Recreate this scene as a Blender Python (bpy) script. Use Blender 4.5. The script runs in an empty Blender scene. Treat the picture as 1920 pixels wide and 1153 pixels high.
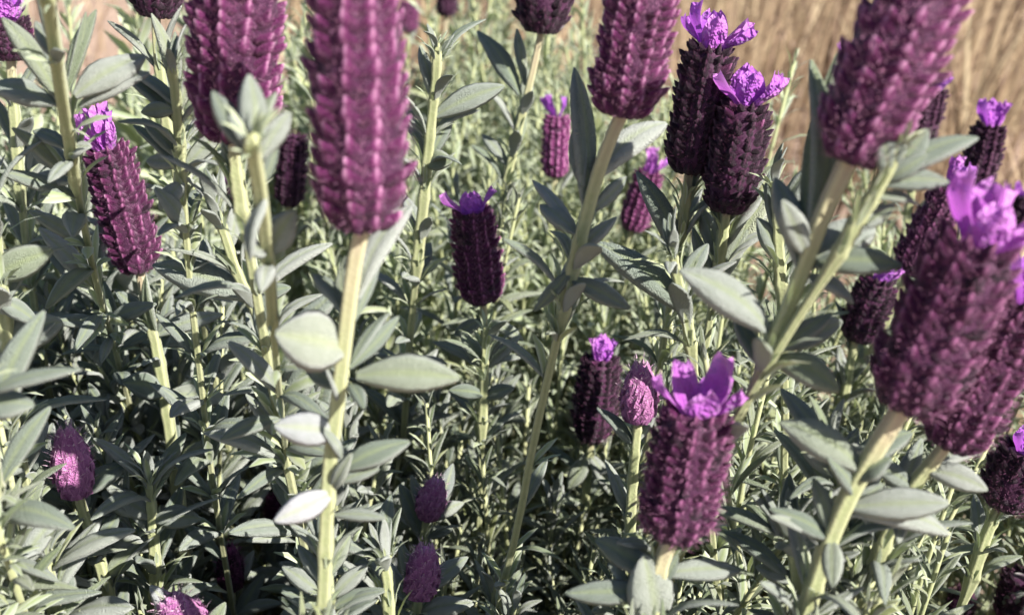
import bpy, math, random
import numpy as np
from mathutils import Vector, Matrix

# ------------------------------------------------------------------ scene, camera, light
scene = bpy.context.scene
COL = scene.collection
R = math.radians
W_PX, H_PX, F_PX = 1920.0, 1153.0, 2059.0      # photograph's pixel frame and focal length
CAM_Z, PITCH = 0.62, 28.0
cam_d = bpy.data.cameras.new('camera')
cam = bpy.data.objects.new('camera', cam_d); COL.objects.link(cam)
cam.location = (0, 0, CAM_Z)
cam.rotation_euler = (R(90 - PITCH), 0, 0)
cam_d.sensor_width = 36.0
cam_d.lens = 36.0 * F_PX / W_PX
cam_d.clip_start = 0.01
cam_d.clip_end = 500.0
cam_d.dof.use_dof = True
cam_d.dof.focus_distance = 0.27
cam_d.dof.aperture_fstop = 17.0
scene.camera = cam

SUN_EL, SUN_AZ = 40.0, 59.0        # azimuth: degrees from the direction behind the camera towards the right
world = bpy.data.worlds.new('World'); scene.world = world
world.use_nodes = True
wn = world.node_tree
bg = wn.nodes['Background']
sky = wn.nodes.new('ShaderNodeTexSky'); sky.sky_type = 'NISHITA'; sky.sun_disc = False
wn.links.new(sky.outputs[0], bg.inputs[0])
bg.inputs[1].default_value = 0.05
sdir = Vector((math.sin(R(SUN_AZ)) * math.cos(R(SUN_EL)), -math.cos(R(SUN_AZ)) * math.cos(R(SUN_EL)), math.sin(R(SUN_EL))))
sky.sun_elevation = R(SUN_EL)
sky.sun_rotation = math.atan2(sdir.x, sdir.y)
sun_d = bpy.data.lights.new('sun', 'SUN'); sun_d.energy = 5.0; sun_d.angle = R(0.5); sun_d.color = (1.0, 0.94, 0.85)
sun = bpy.data.objects.new('sun', sun_d); COL.objects.link(sun)
sun.rotation_euler = (-sdir).to_track_quat('-Z', 'Y').to_euler()
scene.view_settings.view_transform = 'Standard'
scene.view_settings.look = 'None'
scene.view_settings.gamma = 1.0
scene.view_settings.exposure = 1.42
scene.cycles.max_bounces = 7
scene.cycles.transmission_bounces = 3

rng = random.Random(11)
nrg = np.random.default_rng(11)

# ------------------------------------------------------------------ pixel helpers (a pixel gives a direction, depth from size or ground)
cp, sp_ = math.cos(R(PITCH)), math.sin(R(PITCH))
FWD = Vector((0, cp, -sp_)); UP = Vector((0, sp_, cp)); RT = Vector((1, 0, 0))
CAM = Vector((0, 0, CAM_Z))
def P(px, py, d):
    return CAM + FWD * d + RT * ((px - W_PX / 2) / F_PX * d) + UP * (-(py - H_PX / 2) / F_PX * d)
def proj(v):
    r = v - CAM; d = r.dot(FWD)
    return W_PX / 2 + r.dot(RT) / d * F_PX, H_PX / 2 - r.dot(UP) / d * F_PX, d

# ------------------------------------------------------------------ materials
def new_mat(name):
    m = bpy.data.materials.new(name); m.use_nodes = True
    nt = m.node_tree; nt.nodes.clear()
    return m, nt, nt.nodes.new, nt.links.new

def mix_rgb(nt, fac, a, b, blend='MIX'):
    n = nt.nodes.new('ShaderNodeMix'); n.data_type = 'RGBA'; n.blend_type = blend
    for s, v in ((0, fac), (6, a), (7, b)):
        if hasattr(v, 'default_value') or hasattr(v, 'is_linked'): nt.links.new(v, n.inputs[s])
        else: n.inputs[s].default_value = v if s == 0 else (*v, 1)
    return n.outputs[2]
def math_n(nt, op, a, b=None, clamp=False):
    n = nt.nodes.new('ShaderNodeMath'); n.operation = op; n.use_clamp = clamp
    for i, v in enumerate((a, b)):
        if v is None: continue
        if hasattr(v, 'is_linked'): nt.links.new(v, n.inputs[i])
        else: n.inputs[i].default_value = v
    return n.outputs[0]
def attr(nt, name):
    n = nt.nodes.new('ShaderNodeAttribute'); n.attribute_name = name
    return n.outputs['Fac']
def noise(nt, scale, detail=2.0):
    tc = nt.nodes.new('ShaderNodeTexCoord')
    n = nt.nodes.new('ShaderNodeTexNoise'); n.inputs['Scale'].default_value = scale; n.inputs['Detail'].default_value = detail
    nt.links.new(tc.outputs['Object'], n.inputs['Vector'])
    return n.outputs[0]
def var_of(nt):
    oi = nt.nodes.new('ShaderNodeObjectInfo')
    s = math_n(nt, 'ADD', oi.outputs['Random'], attr(nt, 'var'))
    return math_n(nt, 'FRACT', s)
def finish(nt, col, rough=0.7, trans=0.0, sheen=0.0, bump=None, bump_d=0.0005, trans_col=None, sheen_tint=(1, 1, 1), spec=0.3):
    out = nt.nodes.new('ShaderNodeOutputMaterial')
    p = nt.nodes.new('ShaderNodeBsdfPrincipled')
    nt.links.new(col, p.inputs['Base Color'])
    p.inputs['Roughness'].default_value = rough
    p.inputs['Specular IOR Level'].default_value = spec
    p.inputs['Sheen Weight'].default_value = sheen
    p.inputs['Sheen Roughness'].default_value = 0.4
    p.inputs['Sheen Tint'].default_value = (*sheen_tint, 1)
    if bump is not None:
        b = nt.nodes.new('ShaderNodeBump'); b.inputs['Strength'].default_value = 0.6; b.inputs['Distance'].default_value = bump_d
        nt.links.new(bump, b.inputs['Height']); nt.links.new(b.outputs[0], p.inputs['Normal'])
    if trans > 0:
        t = nt.nodes.new('ShaderNodeBsdfTranslucent')
        if trans_col is not None: nt.links.new(trans_col, t.inputs[0])
        else: nt.links.new(col, t.inputs[0])
        mx = nt.nodes.new('ShaderNodeMixShader'); mx.inputs[0].default_value = trans
        nt.links.new(p.outputs[0], mx.inputs[1]); nt.links.new(t.outputs[0], mx.inputs[2])
        nt.links.new(mx.outputs[0], out.inputs[0])
    else:
        nt.links.new(p.outputs[0], out.inputs[0])

def ramp(nt, fac, stops):
    n = nt.nodes.new('ShaderNodeValToRGB'); nt.links.new(fac, n.inputs[0])
    e = n.color_ramp.elements
    while len(e) < len(stops): e.new(0.5)
    for i, (p, c) in enumerate(stops): e[i].position = p; e[i].color = (*c, 1)
    return n.outputs[0]

def leaf_material(name, stops, nscale, trans=0.16, dist=0.008):
    m, nt, N, L = new_mat(name)
    v = var_of(nt)
    c = ramp(nt, v, stops)
    c = mix_rgb(nt, math_n(nt, 'MULTIPLY', noise(nt, nscale), 0.45), c, (0.11, 0.15, 0.085))
    c = mix_rgb(nt, math_n(nt, 'MULTIPLY', attr(nt, 'side'), 0.55), c, (0.50, 0.53, 0.51))      # felted pale underside and rolled margin
    c = mix_rgb(nt, math_n(nt, 'MULTIPLY', attr(nt, 'rib'), 0.5), c, (0.30, 0.36, 0.17))
    oi = N('ShaderNodeObjectInfo'); c = mix_rgb(nt, 1.0, c, oi.outputs['Color'], 'MULTIPLY')      # object colour paints sun glare onto a few leaves
    t = mix_rgb(nt, 0.5, c, (0.30, 0.40, 0.11))
    finish(nt, c, 0.75, trans, 0.16, noise(nt, nscale * 8, 3), dist, t, (0.9, 0.93, 1.0), spec=0.2)
    return m
LEAF_STOPS = [(0.0, (0.180, 0.220, 0.185)), (0.35, (0.275, 0.315, 0.285)), (0.75, (0.440, 0.465, 0.445)), (1.0, (0.260, 0.310, 0.205))]
M_LEAF = leaf_material('felted_leaf', LEAF_STOPS, 9.0)
M_FOLIAGE = leaf_material('fine_foliage', [(0.0, (0.165, 0.210, 0.115)), (0.4, (0.260, 0.300, 0.200)), (0.7, (0.385, 0.415, 0.300)), (1.0, (0.380, 0.400, 0.165))], 60.0, 0.2, 0.0003)

M_NARROW = leaf_material('narrow_leaf', [(0.0, (0.180, 0.225, 0.140)), (0.4, (0.270, 0.310, 0.225)), (0.75, (0.420, 0.450, 0.360)), (1.0, (0.350, 0.385, 0.160))], 9.0, 0.2)
def stalk_material():
    m, nt, N, L = new_mat('square_stalk')
    t = attr(nt, 'tone')
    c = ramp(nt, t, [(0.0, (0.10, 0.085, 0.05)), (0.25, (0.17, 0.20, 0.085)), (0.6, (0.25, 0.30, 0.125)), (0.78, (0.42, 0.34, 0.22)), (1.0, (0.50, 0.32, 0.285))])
    c = mix_rgb(nt, math_n(nt, 'MULTIPLY', noise(nt, 90.0, 2), 0.7), c, (0.20, 0.235, 0.10))
    c = mix_rgb(nt, math_n(nt, 'MULTIPLY', noise(nt, 700.0, 3), 0.4), c, (0.47, 0.45, 0.34))
    c = mix_rgb(nt, math_n(nt, 'MULTIPLY', attr(nt, 'ridge'), 0.45), c, (0.50, 0.50, 0.30))
    finish(nt, c, 0.65, 0.05, 0.3, noise(nt, 1500.0, 3), 0.0002, None, spec=0.25)
    return m
M_STALK = stalk_material()

def bract_material(name, dark, mid, pale):
    m, nt, N, L = new_mat(name)
    v = var_of(nt); e = attr(nt, 'edge')
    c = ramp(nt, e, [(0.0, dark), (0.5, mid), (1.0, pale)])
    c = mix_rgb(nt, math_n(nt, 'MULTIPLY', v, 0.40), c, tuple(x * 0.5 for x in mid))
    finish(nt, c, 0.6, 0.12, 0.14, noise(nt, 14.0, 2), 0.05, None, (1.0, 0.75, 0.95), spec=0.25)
    return m
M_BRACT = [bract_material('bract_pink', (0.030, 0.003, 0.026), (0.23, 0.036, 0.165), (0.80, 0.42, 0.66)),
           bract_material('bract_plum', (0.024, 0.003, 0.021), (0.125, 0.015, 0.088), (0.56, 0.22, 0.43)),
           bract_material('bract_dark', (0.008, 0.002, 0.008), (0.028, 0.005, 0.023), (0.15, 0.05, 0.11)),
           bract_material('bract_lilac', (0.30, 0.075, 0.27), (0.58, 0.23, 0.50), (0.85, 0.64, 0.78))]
def core_material():
    m, nt, N, L = new_mat('spike_core')
    c = mix_rgb(nt, noise(nt, 900.0), (0.020, 0.004, 0.018), (0.07, 0.014, 0.055))
    finish(nt, c, 0.7, 0, 0.2, noise(nt, 900.0), 0.0006)
    return m
M_CORE = core_material()
def petal_material(name, a, b, pale):
    m, nt, N, L = new_mat(name)
    c = mix_rgb(nt, var_of(nt), a, b)
    c = mix_rgb(nt, math_n(nt, 'MULTIPLY', attr(nt, 'edge'), 0.65), c, pale)
    finish(nt, c, 0.5, 0.4, 0.15, noise(nt, 4.0, 2), 0.02, None, spec=0.3)
    return m
M_PETAL = petal_material('violet_petal', (0.26, 0.035, 0.46), (0.42, 0.085, 0.56), (0.62, 0.26, 0.74))
M_PETAL2 = petal_material('magenta_petal', (0.42, 0.07, 0.52), (0.52, 0.13, 0.60), (0.78, 0.40, 0.82))
def fuzz_material(col):
    m, nt, N, L = new_mat('spike_fuzz')
    rgb = N('ShaderNodeRGB'); rgb.outputs[0].default_value = (*col, 1)
    finish(nt, rgb.outputs[0], 0.7, 0.3)
    return m
M_FUZZ = [fuzz_material(c) for c in ((0.66, 0.34, 0.54), (0.48, 0.22, 0.38), (0.16, 0.06, 0.12), (0.70, 0.46, 0.62))]
def grass_material():
    m, nt, N, L = new_mat('dry_grass_blades')
    c = ramp(nt, attr(nt, 'var'), [(0.0, (0.12, 0.075, 0.055)), (0.3, (0.25, 0.175, 0.120)), (0.6, (0.42, 0.32, 0.21)), (0.84, (0.58, 0.48, 0.32)), (0.87, (0.28, 0.28, 0.05)), (1.0, (0.36, 0.36, 0.06))])
    finish(nt, c, 0.6, 0.25, 0.0, None)
    return m
M_GRASS = grass_material()
def soil_material():
    m, nt, N, L = new_mat('dry_soil')
    c = mix_rgb(nt, noise(nt, 9.0, 6), (0.20, 0.13, 0.105), (0.46, 0.35, 0.29))
    c = mix_rgb(nt, math_n(nt, 'MULTIPLY', noise(nt, 120.0, 4), 0.6), c, (0.26, 0.19, 0.13))
    finish(nt, c, 0.9, 0, 0, noise(nt, 60.0, 6), 0.02)
    return m
M_SOIL = soil_material()
def twig_material():
    m, nt, N, L = new_mat('woody_twig')
    c = mix_rgb(nt, noise(nt, 200.0, 4), (0.10, 0.065, 0.045), (0.25, 0.18, 0.13))
    finish(nt, c, 0.85, 0, 0, noise(nt, 500.0, 4), 0.0006)
    return m
M_TWIG = twig_material()
def dead_leaf_material():
    m, nt, N, L = new_mat('withered_leaf')
    c = ramp(nt, var_of(nt), [(0.0, (0.22, 0.13, 0.085)), (0.5, (0.36, 0.25, 0.17)), (1.0, (0.30, 0.20, 0.17))])
    finish(nt, c, 0.8, 0.1, 0, noise(nt, 60.0, 4), 0.01)
    return m
M_DEAD = dead_leaf_material()

# ------------------------------------------------------------------ mesh helpers
class Arr:
    """vertex / face / attribute arrays that grow"""
    def __init__(s): s.v = []; s.f3 = []; s.f4 = []; s.a = {}; s.n = 0
    def add(s, v, f4=None, f3=None, **at):
        v = np.asarray(v, float).reshape(-1, 3)
        if f4 is not None and len(f4): s.f4.append(np.asarray(f4, int).reshape(-1, 4) + s.n)
        if f3 is not None and len(f3): s.f3.append(np.asarray(f3, int).reshape(-1, 3) + s.n)
        s.v.append(v)
        for k, x in at.items(): s.a.setdefault(k, []).append((s.n, np.broadcast_to(np.asarray(x, float), (len(v),))))
        s.n += len(v)
    def data(s):
        v = np.concatenate(s.v)
        f4 = np.concatenate(s.f4) if s.f4 else np.zeros((0, 4), int)
        f3 = np.concatenate(s.f3) if s.f3 else np.zeros((0, 3), int)
        at = {}
        for k, l in s.a.items():
            x = np.zeros(len(v))
            for st, y in l: x[st:st + len(y)] = y
            at[k] = x
        return v, f4, f3, at
    def mesh(s, name, mat, smooth=True): return to_mesh(name, *s.data(), mat, smooth)

def to_mesh(name, v, f4, f3, at, mat, smooth=True):
    me = bpy.data.meshes.new(name)
    me.vertices.add(len(v)); me.vertices.foreach_set('co', v.astype(np.float32).ravel())
    nl = f4.size + f3.size; nf = len(f4) + len(f3)
    me.loops.add(nl); me.loops.foreach_set('vertex_index', np.concatenate([f4.ravel(), f3.ravel()]).astype(np.int32))
    me.polygons.add(nf)
    st = np.concatenate([np.arange(len(f4)) * 4, f4.size + np.arange(len(f3)) * 3]).astype(np.int32)
    me.polygons.foreach_set('loop_start', st)
    me.polygons.foreach_set('use_smooth', np.full(nf, smooth))
    for k, x in at.items():
        a = me.attributes.new(k, 'FLOAT', 'POINT'); a.data.foreach_set('value', x.astype(np.float32))
    me.materials.append(mat)
    me.update(calc_edges=True)
    return me

def obj(name, me, parent=None, M=None):
    o = bpy.data.objects.new(name, me); COL.objects.link(o)
    if parent is not None: o.parent = parent
    if M is not None: o.matrix_basis = M
    return o
def tag(o, label=None, cat=None, group=None, kind=None):
    if label: o['label'] = label
    if cat: o['category'] = cat
    if group: o['group'] = group
    if kind: o['kind'] = kind
    return o
def grid_faces(nr, nc, wrap=False):
    f = []
    for i in range(nr - 1):
        for j in range(nc if wrap else nc - 1):
            k = (j + 1) % nc
            f.append((i * nc + j, i * nc + k, (i + 1) * nc + k, (i + 1) * nc + j))
    return f
def frame_M(o, y, nrm):
    """matrix: local +Y along y, local +Z near nrm"""
    y = y.normalized(); x = y.cross(nrm)
    if x.length < 1e-5: x = y.orthogonal()
    x.normalize(); z = x.cross(y)
    return Matrix(((x.x, y.x, z.x, o.x), (x.y, y.y, z.y, o.y), (x.z, y.z, z.z, o.z), (0, 0, 0, 1)))
def axis_M(o, z, hint=Vector((0, 1, 0))):
    z = z.normalized(); x = hint.cross(z)
    if x.length < 1e-4: x = z.orthogonal()
    x.normalize(); y = z.cross(x)
    return Matrix(((x.x, y.x, z.x, o.x), (x.y, y.y, z.y, o.y), (x.z, y.z, z.z, o.z), (0, 0, 0, 1)))

# ------------------------------------------------------------------ leaves (unit length along +Y, upper face +Z)
def leaf_arr(wr, bend, side, twist, r, full=True, wav=0.0):
    A = Arr()
    if full:
        ts = [0, .07, .2, .36, .52, .68, .82, .93, 1.0]; us = [-1, -.72, -.3, 0, .3, .72, 1]; lo = [.6, 0, -.6]
    else:
        ts = [0, .3, .7, 1.0]; us = [-1, 0, 1]; lo = []
    vs, sd, rb = [], [], []
    ph = r.uniform(0, 6)
    for t in ts:
        w = wr * 0.5 * (0.17 * (1 - t) + 1.0 * math.sin(math.pi * min(1, 0.02 + 0.93 * t ** 1.05)) ** 0.95)
        if t == 1.0: w = wr * 0.06
        cy = t - 0.25 * bend * bend * t * t; cz = -bend * t * t + 0.10 * math.sin(t * math.pi); cx = side * t * t
        tw = twist * t
        def put(u, z, s, b):
            x = u * w; zz = z * wr
            x, zz = x * math.cos(tw) - zz * math.sin(tw), x * math.sin(tw) + zz * math.cos(tw)
            vs.append((cx + x, cy, cz + zz)); sd.append(s); rb.append(b)
        fl = min(1, w / (wr * .35))
        for u in us:
            z = (0.17 * abs(u) - 0.30 * abs(u) ** 5) * fl + wav * math.sin(9 * t + ph + (1.6 if u > 0 else 0)) * abs(u) ** 2
            put(u, z, 1.0 if abs(u) > .95 else 0.0, 1.0 if u == 0 else 0.0)
        for u in lo: put(u, (-0.13 + 0.03 * abs(u)) * fl - 0.02, 1.0, 0.3 if u == 0 else 0)
    n = len(us) + len(lo)
    A.add(vs, grid_faces(len(ts), n, wrap=full), None, side=sd, rib=rb)
    if full:
        k = (len(ts) - 1) * n
        A.f4.append(np.array([[k + 0, k + 1, k + 8, k + 9], [k + 1, k + 2, k + 7, k + 8], [k + 2, k + 4, k + 6, k + 7], [k + 4, k + 5, k + 6, k + 6]][:3], int))
    return A
LEAVES = {}
LEAVES_LO = {}
for cls, wr, cnt in (('broad', .34, 8), ('medium', .235, 8), ('narrow', .15, 8)):
    LEAVES[cls] = []; LEAVES_LO[cls] = []
    for i in range(cnt):
        r = random.Random(i * 7 + len(cls))
        prm = (wr * r.uniform(.85, 1.15), r.uniform(-.12, .40) if i % 2 else r.uniform(-.08, .12), r.uniform(-.14, .14), r.uniform(-.5, .5))
        LEAVES[cls].append(leaf_arr(*prm, random.Random(i), True, .05 if cls == 'broad' else .02).mesh('leaf_' + cls, M_NARROW if cls == 'narrow' else M_LEAF))
        LEAVES_LO[cls].append(leaf_arr(*prm, random.Random(i), False).data())

# ------------------------------------------------------------------ stalks
def tube(A, pts, rad, sides=8, square=0.18, tone=None, nodes=()):
    pts = [Vector(p) for p in pts]
    ring_n = len(pts); vs, tn, rg = [], [], []
    x = None
    for i, p in enumerate(pts):
        t = (pts[min(i + 1, ring_n - 1)] - pts[max(i - 1, 0)]).normalized()
        if x is None: x = t.orthogonal().normalized()
        x = (x - t * x.dot(t)).normalized(); y = t.cross(x)
        for k in range(sides):
            a = 2 * math.pi * k / sides
            rr = rad[i] * (1 + square * math.cos(4 * a)) if sides >= 8 else rad[i]
            vs.append(p + (x * math.cos(a) + y * math.sin(a)) * rr); tn.append(tone[i] if tone else 0.5); rg.append(.5 + .5 * math.cos(4 * a))
    f = grid_faces(ring_n, sides, wrap=True)
    A.add([tuple(v) for v in vs], f, None, tone=tn, ridge=rg)
    k = A.n - sides
    f3 = [(k, k + j, k + j + 1) for j in range(1, sides - 1)]
    A.f3.append(np.array(f3, int))
def smooth_path(pts, per=5):
    """Catmull-Rom through the points"""
    out = []
    n = len(pts)
    for i in range(n - 1):
        p0, p1, p2, p3 = pts[max(i - 1, 0)], pts[i], pts[i + 1], pts[min(i + 2, n - 1)]
        for k in range(per):
            t = k / per
            out.append(0.5 * ((2 * p1) + (p2 - p0) * t + (2 * p0 - 5 * p1 + 4 * p2 - p3) * t * t + (3 * p1 - p0 - 3 * p2 + p3) * t ** 3))
    out.append(pts[-1])
    return out

# ------------------------------------------------------------------ bracts, petals
def bract_arr(r, pointed=False, hairs=9):
    A = Arr()
    us = [-1, -.45, 0, .45, 1]; vs_ = [0, .3, .6, .85, 1.0]
    co, ed = [], []
    for v in vs_:
        w = 0.5 * (math.sin(math.pi * (0.16 + 0.68 * v)) ** 0.8) if not pointed else 0.5 * (1.0 - 0.92 * v ** 1.8)
        if not pointed and v == 1.0: w *= 0.80
        for u in us:
            z = (0.62 * math.sin(math.pi * .60 * v) + .12 * math.exp(-(u / .3) ** 2) * v if not pointed else 0.28 * math.sin(math.pi * v * .8)) - (0.62 if not pointed else .36) * u * u * (0.4 + 0.6 * v)
            y = v - (0.16 * abs(u) if pointed else .34 * u * u) * v + r.uniform(-.02, .02)
            co.append((u * w * 1.05, y, z + r.uniform(-.03, .03)))
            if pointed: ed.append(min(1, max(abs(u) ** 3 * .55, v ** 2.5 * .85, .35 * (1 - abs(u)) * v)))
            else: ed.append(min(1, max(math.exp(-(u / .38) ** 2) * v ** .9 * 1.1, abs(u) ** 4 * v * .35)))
    A.add(co, grid_faces(5, 5), None, edge=ed)
    for i in range(hairs):
        s = i / (hairs - 1) * 2 - 1
        a = s * 1.5
        b = np.array([math.sin(a) * .42, .62 + .36 * math.cos(a), .36 - .2 * s * s])
        d = np.array([math.sin(a) * .25, .16, .30]) * r.uniform(.6, 1.2)
        A.add([b - (.035, 0, 0), b + (.035, 0, 0), b + d], None, [(0, 1, 2)], edge=1.0)
    return A
BRACT = [bract_arr(random.Random(i)) for i in range(4)]
BUDB = [bract_arr(random.Random(i + 20), True, 3) for i in range(4)]
BRACT_ME = {(k, i): b.mesh('bract', M_BRACT[k]) for k in range(4) for i, b in enumerate(BRACT)}
BUDB_ME = {(k, i): b.mesh('bud_bract', M_BRACT[k]) for k in range(4) for i, b in enumerate(BUDB)}
def petal_arr(seed, wr=.85):
    r = random.Random(seed); A = Arr()
    nt_, nu = 9, 7; co, ed = [], []
    ph = r.uniform(0, 6); bend = r.uniform(-.15, .35)
    for i in range(nt_):
        t = i / (nt_ - 1)
        w = wr * .5 * (0.25 + 0.85 * math.sin(math.pi * min(1, .08 + .80 * t)) ** 1.1) * (1 if t < .95 else .7)
        for j in range(nu):
            u = j / (nu - 1) * 2 - 1
            z = .10 * math.sin(5 * t + ph) * t + .13 * math.sin(3.0 * u + 4 * t + ph) * t + .20 * u * u * (1 - t) * wr + bend * t * t
            co.append((u * w, t + .05 * math.sin(6 * u + ph) * t, z)); ed.append(min(1, abs(u) ** 3 * .5 + t ** 3 * .6 + (.35 if abs(u) < .1 else 0) * (1 - t)))
    A.add(co, grid_faces(nt_, nu), None, edge=ed)
    return A
PETAL_ME = [petal_arr(i).mesh('petal', M_PETAL) for i in range(5)] + [petal_arr(i).mesh('petal', M_PETAL2) for i in range(5)]

# ------------------------------------------------------------------ flower head
HEAD_N = [0]
def xf(M, v):
    m = np.array(M); return v @ m[:3, :3].T + m[:3, 3]
def make_head(parent, Mh, length, rad, tone=0, kind='spike', tuft=(), single=True, seed=0, cols=12, tuft_tone=0, rowf=.25):
    r = random.Random(seed)
    bud = kind == 'bud'
    def prof(t):
        if bud: return (math.sin(math.pi * (0.20 + 0.68 * t)) ** 0.85) * (1 - .1 * t)
        return min(1.0, 0.60 + 2.6 * t) * (1 - 0.13 * max(0, t - .55) / .45) * (1 if t < .93 else .82) * (1 + .03 * math.sin(9 * t + seed))
    # core: a lobed, rounded spindle
    A = Arr(); co = []
    ts = [0, .03, .12, .25, .4, .55, .7, .85, .96, 1.0]
    for t in ts:
        rr = rad * prof(t) * (.64 if bud else .80) * (0.35 if t in (0, 1.0) else 1)
        for k in range(16):
            a = 2 * math.pi * k / 16
            q = rr * (1 + .06 * math.cos(cols * a))
            co.append((q * math.cos(a), q * math.sin(a), t * length))
    A.add(co, grid_faces(len(ts), 16, True), None, edge=.45)
    A.add([(0, 0, -0.0004), (0, 0, length * 1.01)], edge=.45)
    nv = len(co)
    A.f3.append(np.array([(nv, (k + 1) % 16, k) for k in range(16)] + [(nv + 1, nv - 16 + k, nv - 16 + (k + 1) % 16) for k in range(16)], int))
    head = obj('flower_head' if not bud else 'flower_bud', A.mesh('flower_head', M_BRACT[tone] if bud else M_CORE), parent, Mh)
    if bud:
        cols = 7; rows = 7; lib, libm = BUDB, BUDB_ME
    else:
        rows = max(7, int(length / (rad * rowf))); lib, libm = BRACT, BRACT_ME
    J = Arr()
    turn = r.uniform(0, 6)
    for i in range(rows):
        t = (i + .15) / rows * (0.97 if not bud else .80)
        rr = rad * prof(min(1, t + .04))
        for c in range(cols):
            a = turn + 2 * math.pi * (c + (.5 * (i % 2) if bud else r.uniform(-.06, .06) + .05 * math.sin(i * 1.4))) / cols
            out = Vector((math.cos(a), math.sin(a), 0)); upv = Vector((0, 0, 1))
            tilt = (r.uniform(-.22, .16) if not bud else -.16 + .80 * t) 
            y = (upv + out * (-tilt)).normalized()
            base = out * rr * (.72 if not bud else .84) + upv * (t * length)
            if not bud and r.random() < .05: continue
            sx = 2 * math.pi * rr / cols * (.90 if not bud else 1.6) * r.uniform(.78, 1.12)
            sy = length / rows * (1.75 if not bud else 2.6) * r.uniform(.85, 1.15)
            sz = rad * (.36 if not bud else .55) * r.uniform(.8, 1.2)
            Mb = frame_M(base, y, out) @ Matrix.Diagonal((sx, sy, sz, 1))
            q = r.randrange(4)
            tn = tone if r.random() < .85 else min(2, max(0, tone + r.choice((-1, 1)))) if tone < 3 else 3
            if single:
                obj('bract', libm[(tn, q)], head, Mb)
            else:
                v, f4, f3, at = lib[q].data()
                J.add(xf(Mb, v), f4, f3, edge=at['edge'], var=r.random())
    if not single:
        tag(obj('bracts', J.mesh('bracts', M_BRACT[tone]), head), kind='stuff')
    # short pale hairs standing off the surface
    n = (80 if bud else 1500) if single else 300
    F = Arr(); vv = np.zeros((n * 3, 3))
    for i in range(n):
        t = r.random(); a = r.uniform(0, 6.283)
        rr = rad * prof(t) * r.uniform(.86, 1.05)
        o = np.array((rr * math.cos(a), rr * math.sin(a), t * length))
        d = np.array((math.cos(a) + r.uniform(-.5, .5), math.sin(a) + r.uniform(-.5, .5), r.uniform(-.2, .9))) * rad * r.uniform(.08, .2)
        s = np.array((-math.sin(a), math.cos(a), 0)) * rad * .013
        vv[i * 3] = o - s; vv[i * 3 + 1] = o + s; vv[i * 3 + 2] = o + d
    F.add(vv, None, np.arange(n * 3).reshape(-1, 3))
    tag(obj('fuzz', F.mesh('fuzz', M_FUZZ[tone]), head), kind='stuff')
    # tuft of coloured petals on top: (spread angle, azimuth, length factor, width factor)
    for (sp, az, lf, wf) in tuft:
        a = R(az); out = Vector((math.cos(a), math.sin(a), 0))
        y = (Vector((0, 0, 1)) * math.cos(R(sp)) + out * math.sin(R(sp)))
        base = Vector((0, 0, length * .93)) + out * rad * .28
        L = rad * 2 * lf
        Mb = frame_M(base, y, Vector((0, 0, 1)) * math.sin(R(sp)) * 1.0 - out * math.cos(R(sp)) + Vector((0.001, 0, 0))) @ Matrix.Diagonal((L * wf, L, L, 1))
        obj('petal', PETAL_ME[r.randrange(5) + (5 if r.random() < .35 + tuft_tone else 0)], head, Mb)
    return head

# ------------------------------------------------------------------ leafy stem built on a path in world space
def depth_at(path_px, bx, by):
    best = min(path_px, key=lambda q: (q[0] - bx) ** 2 + (q[1] - by) ** 2)
    return best
def add_leaf(root, origin, base, tip, width, nrm, seed, cls=None):
    L = (tip - base).length
    ratio = width / L
    c = cls or ('broad' if ratio > .28 else 'medium' if ratio > .18 else 'narrow')
    nominal = {'broad': .34, 'medium': .235, 'narrow': .15}[c]
    M = frame_M(base - origin, tip - base, nrm) @ Matrix.Diagonal((L * ratio / nominal, L, L * min(1.3, ratio / nominal), 1))
    return obj('leaf', LEAVES[c][seed % 8], root, M)

ENDS = []
MARKS = []
PROTECT = []      # (px0, py0, px1, py1, radius px, depth): hand-placed things that canopy shoots must not cover

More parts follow.
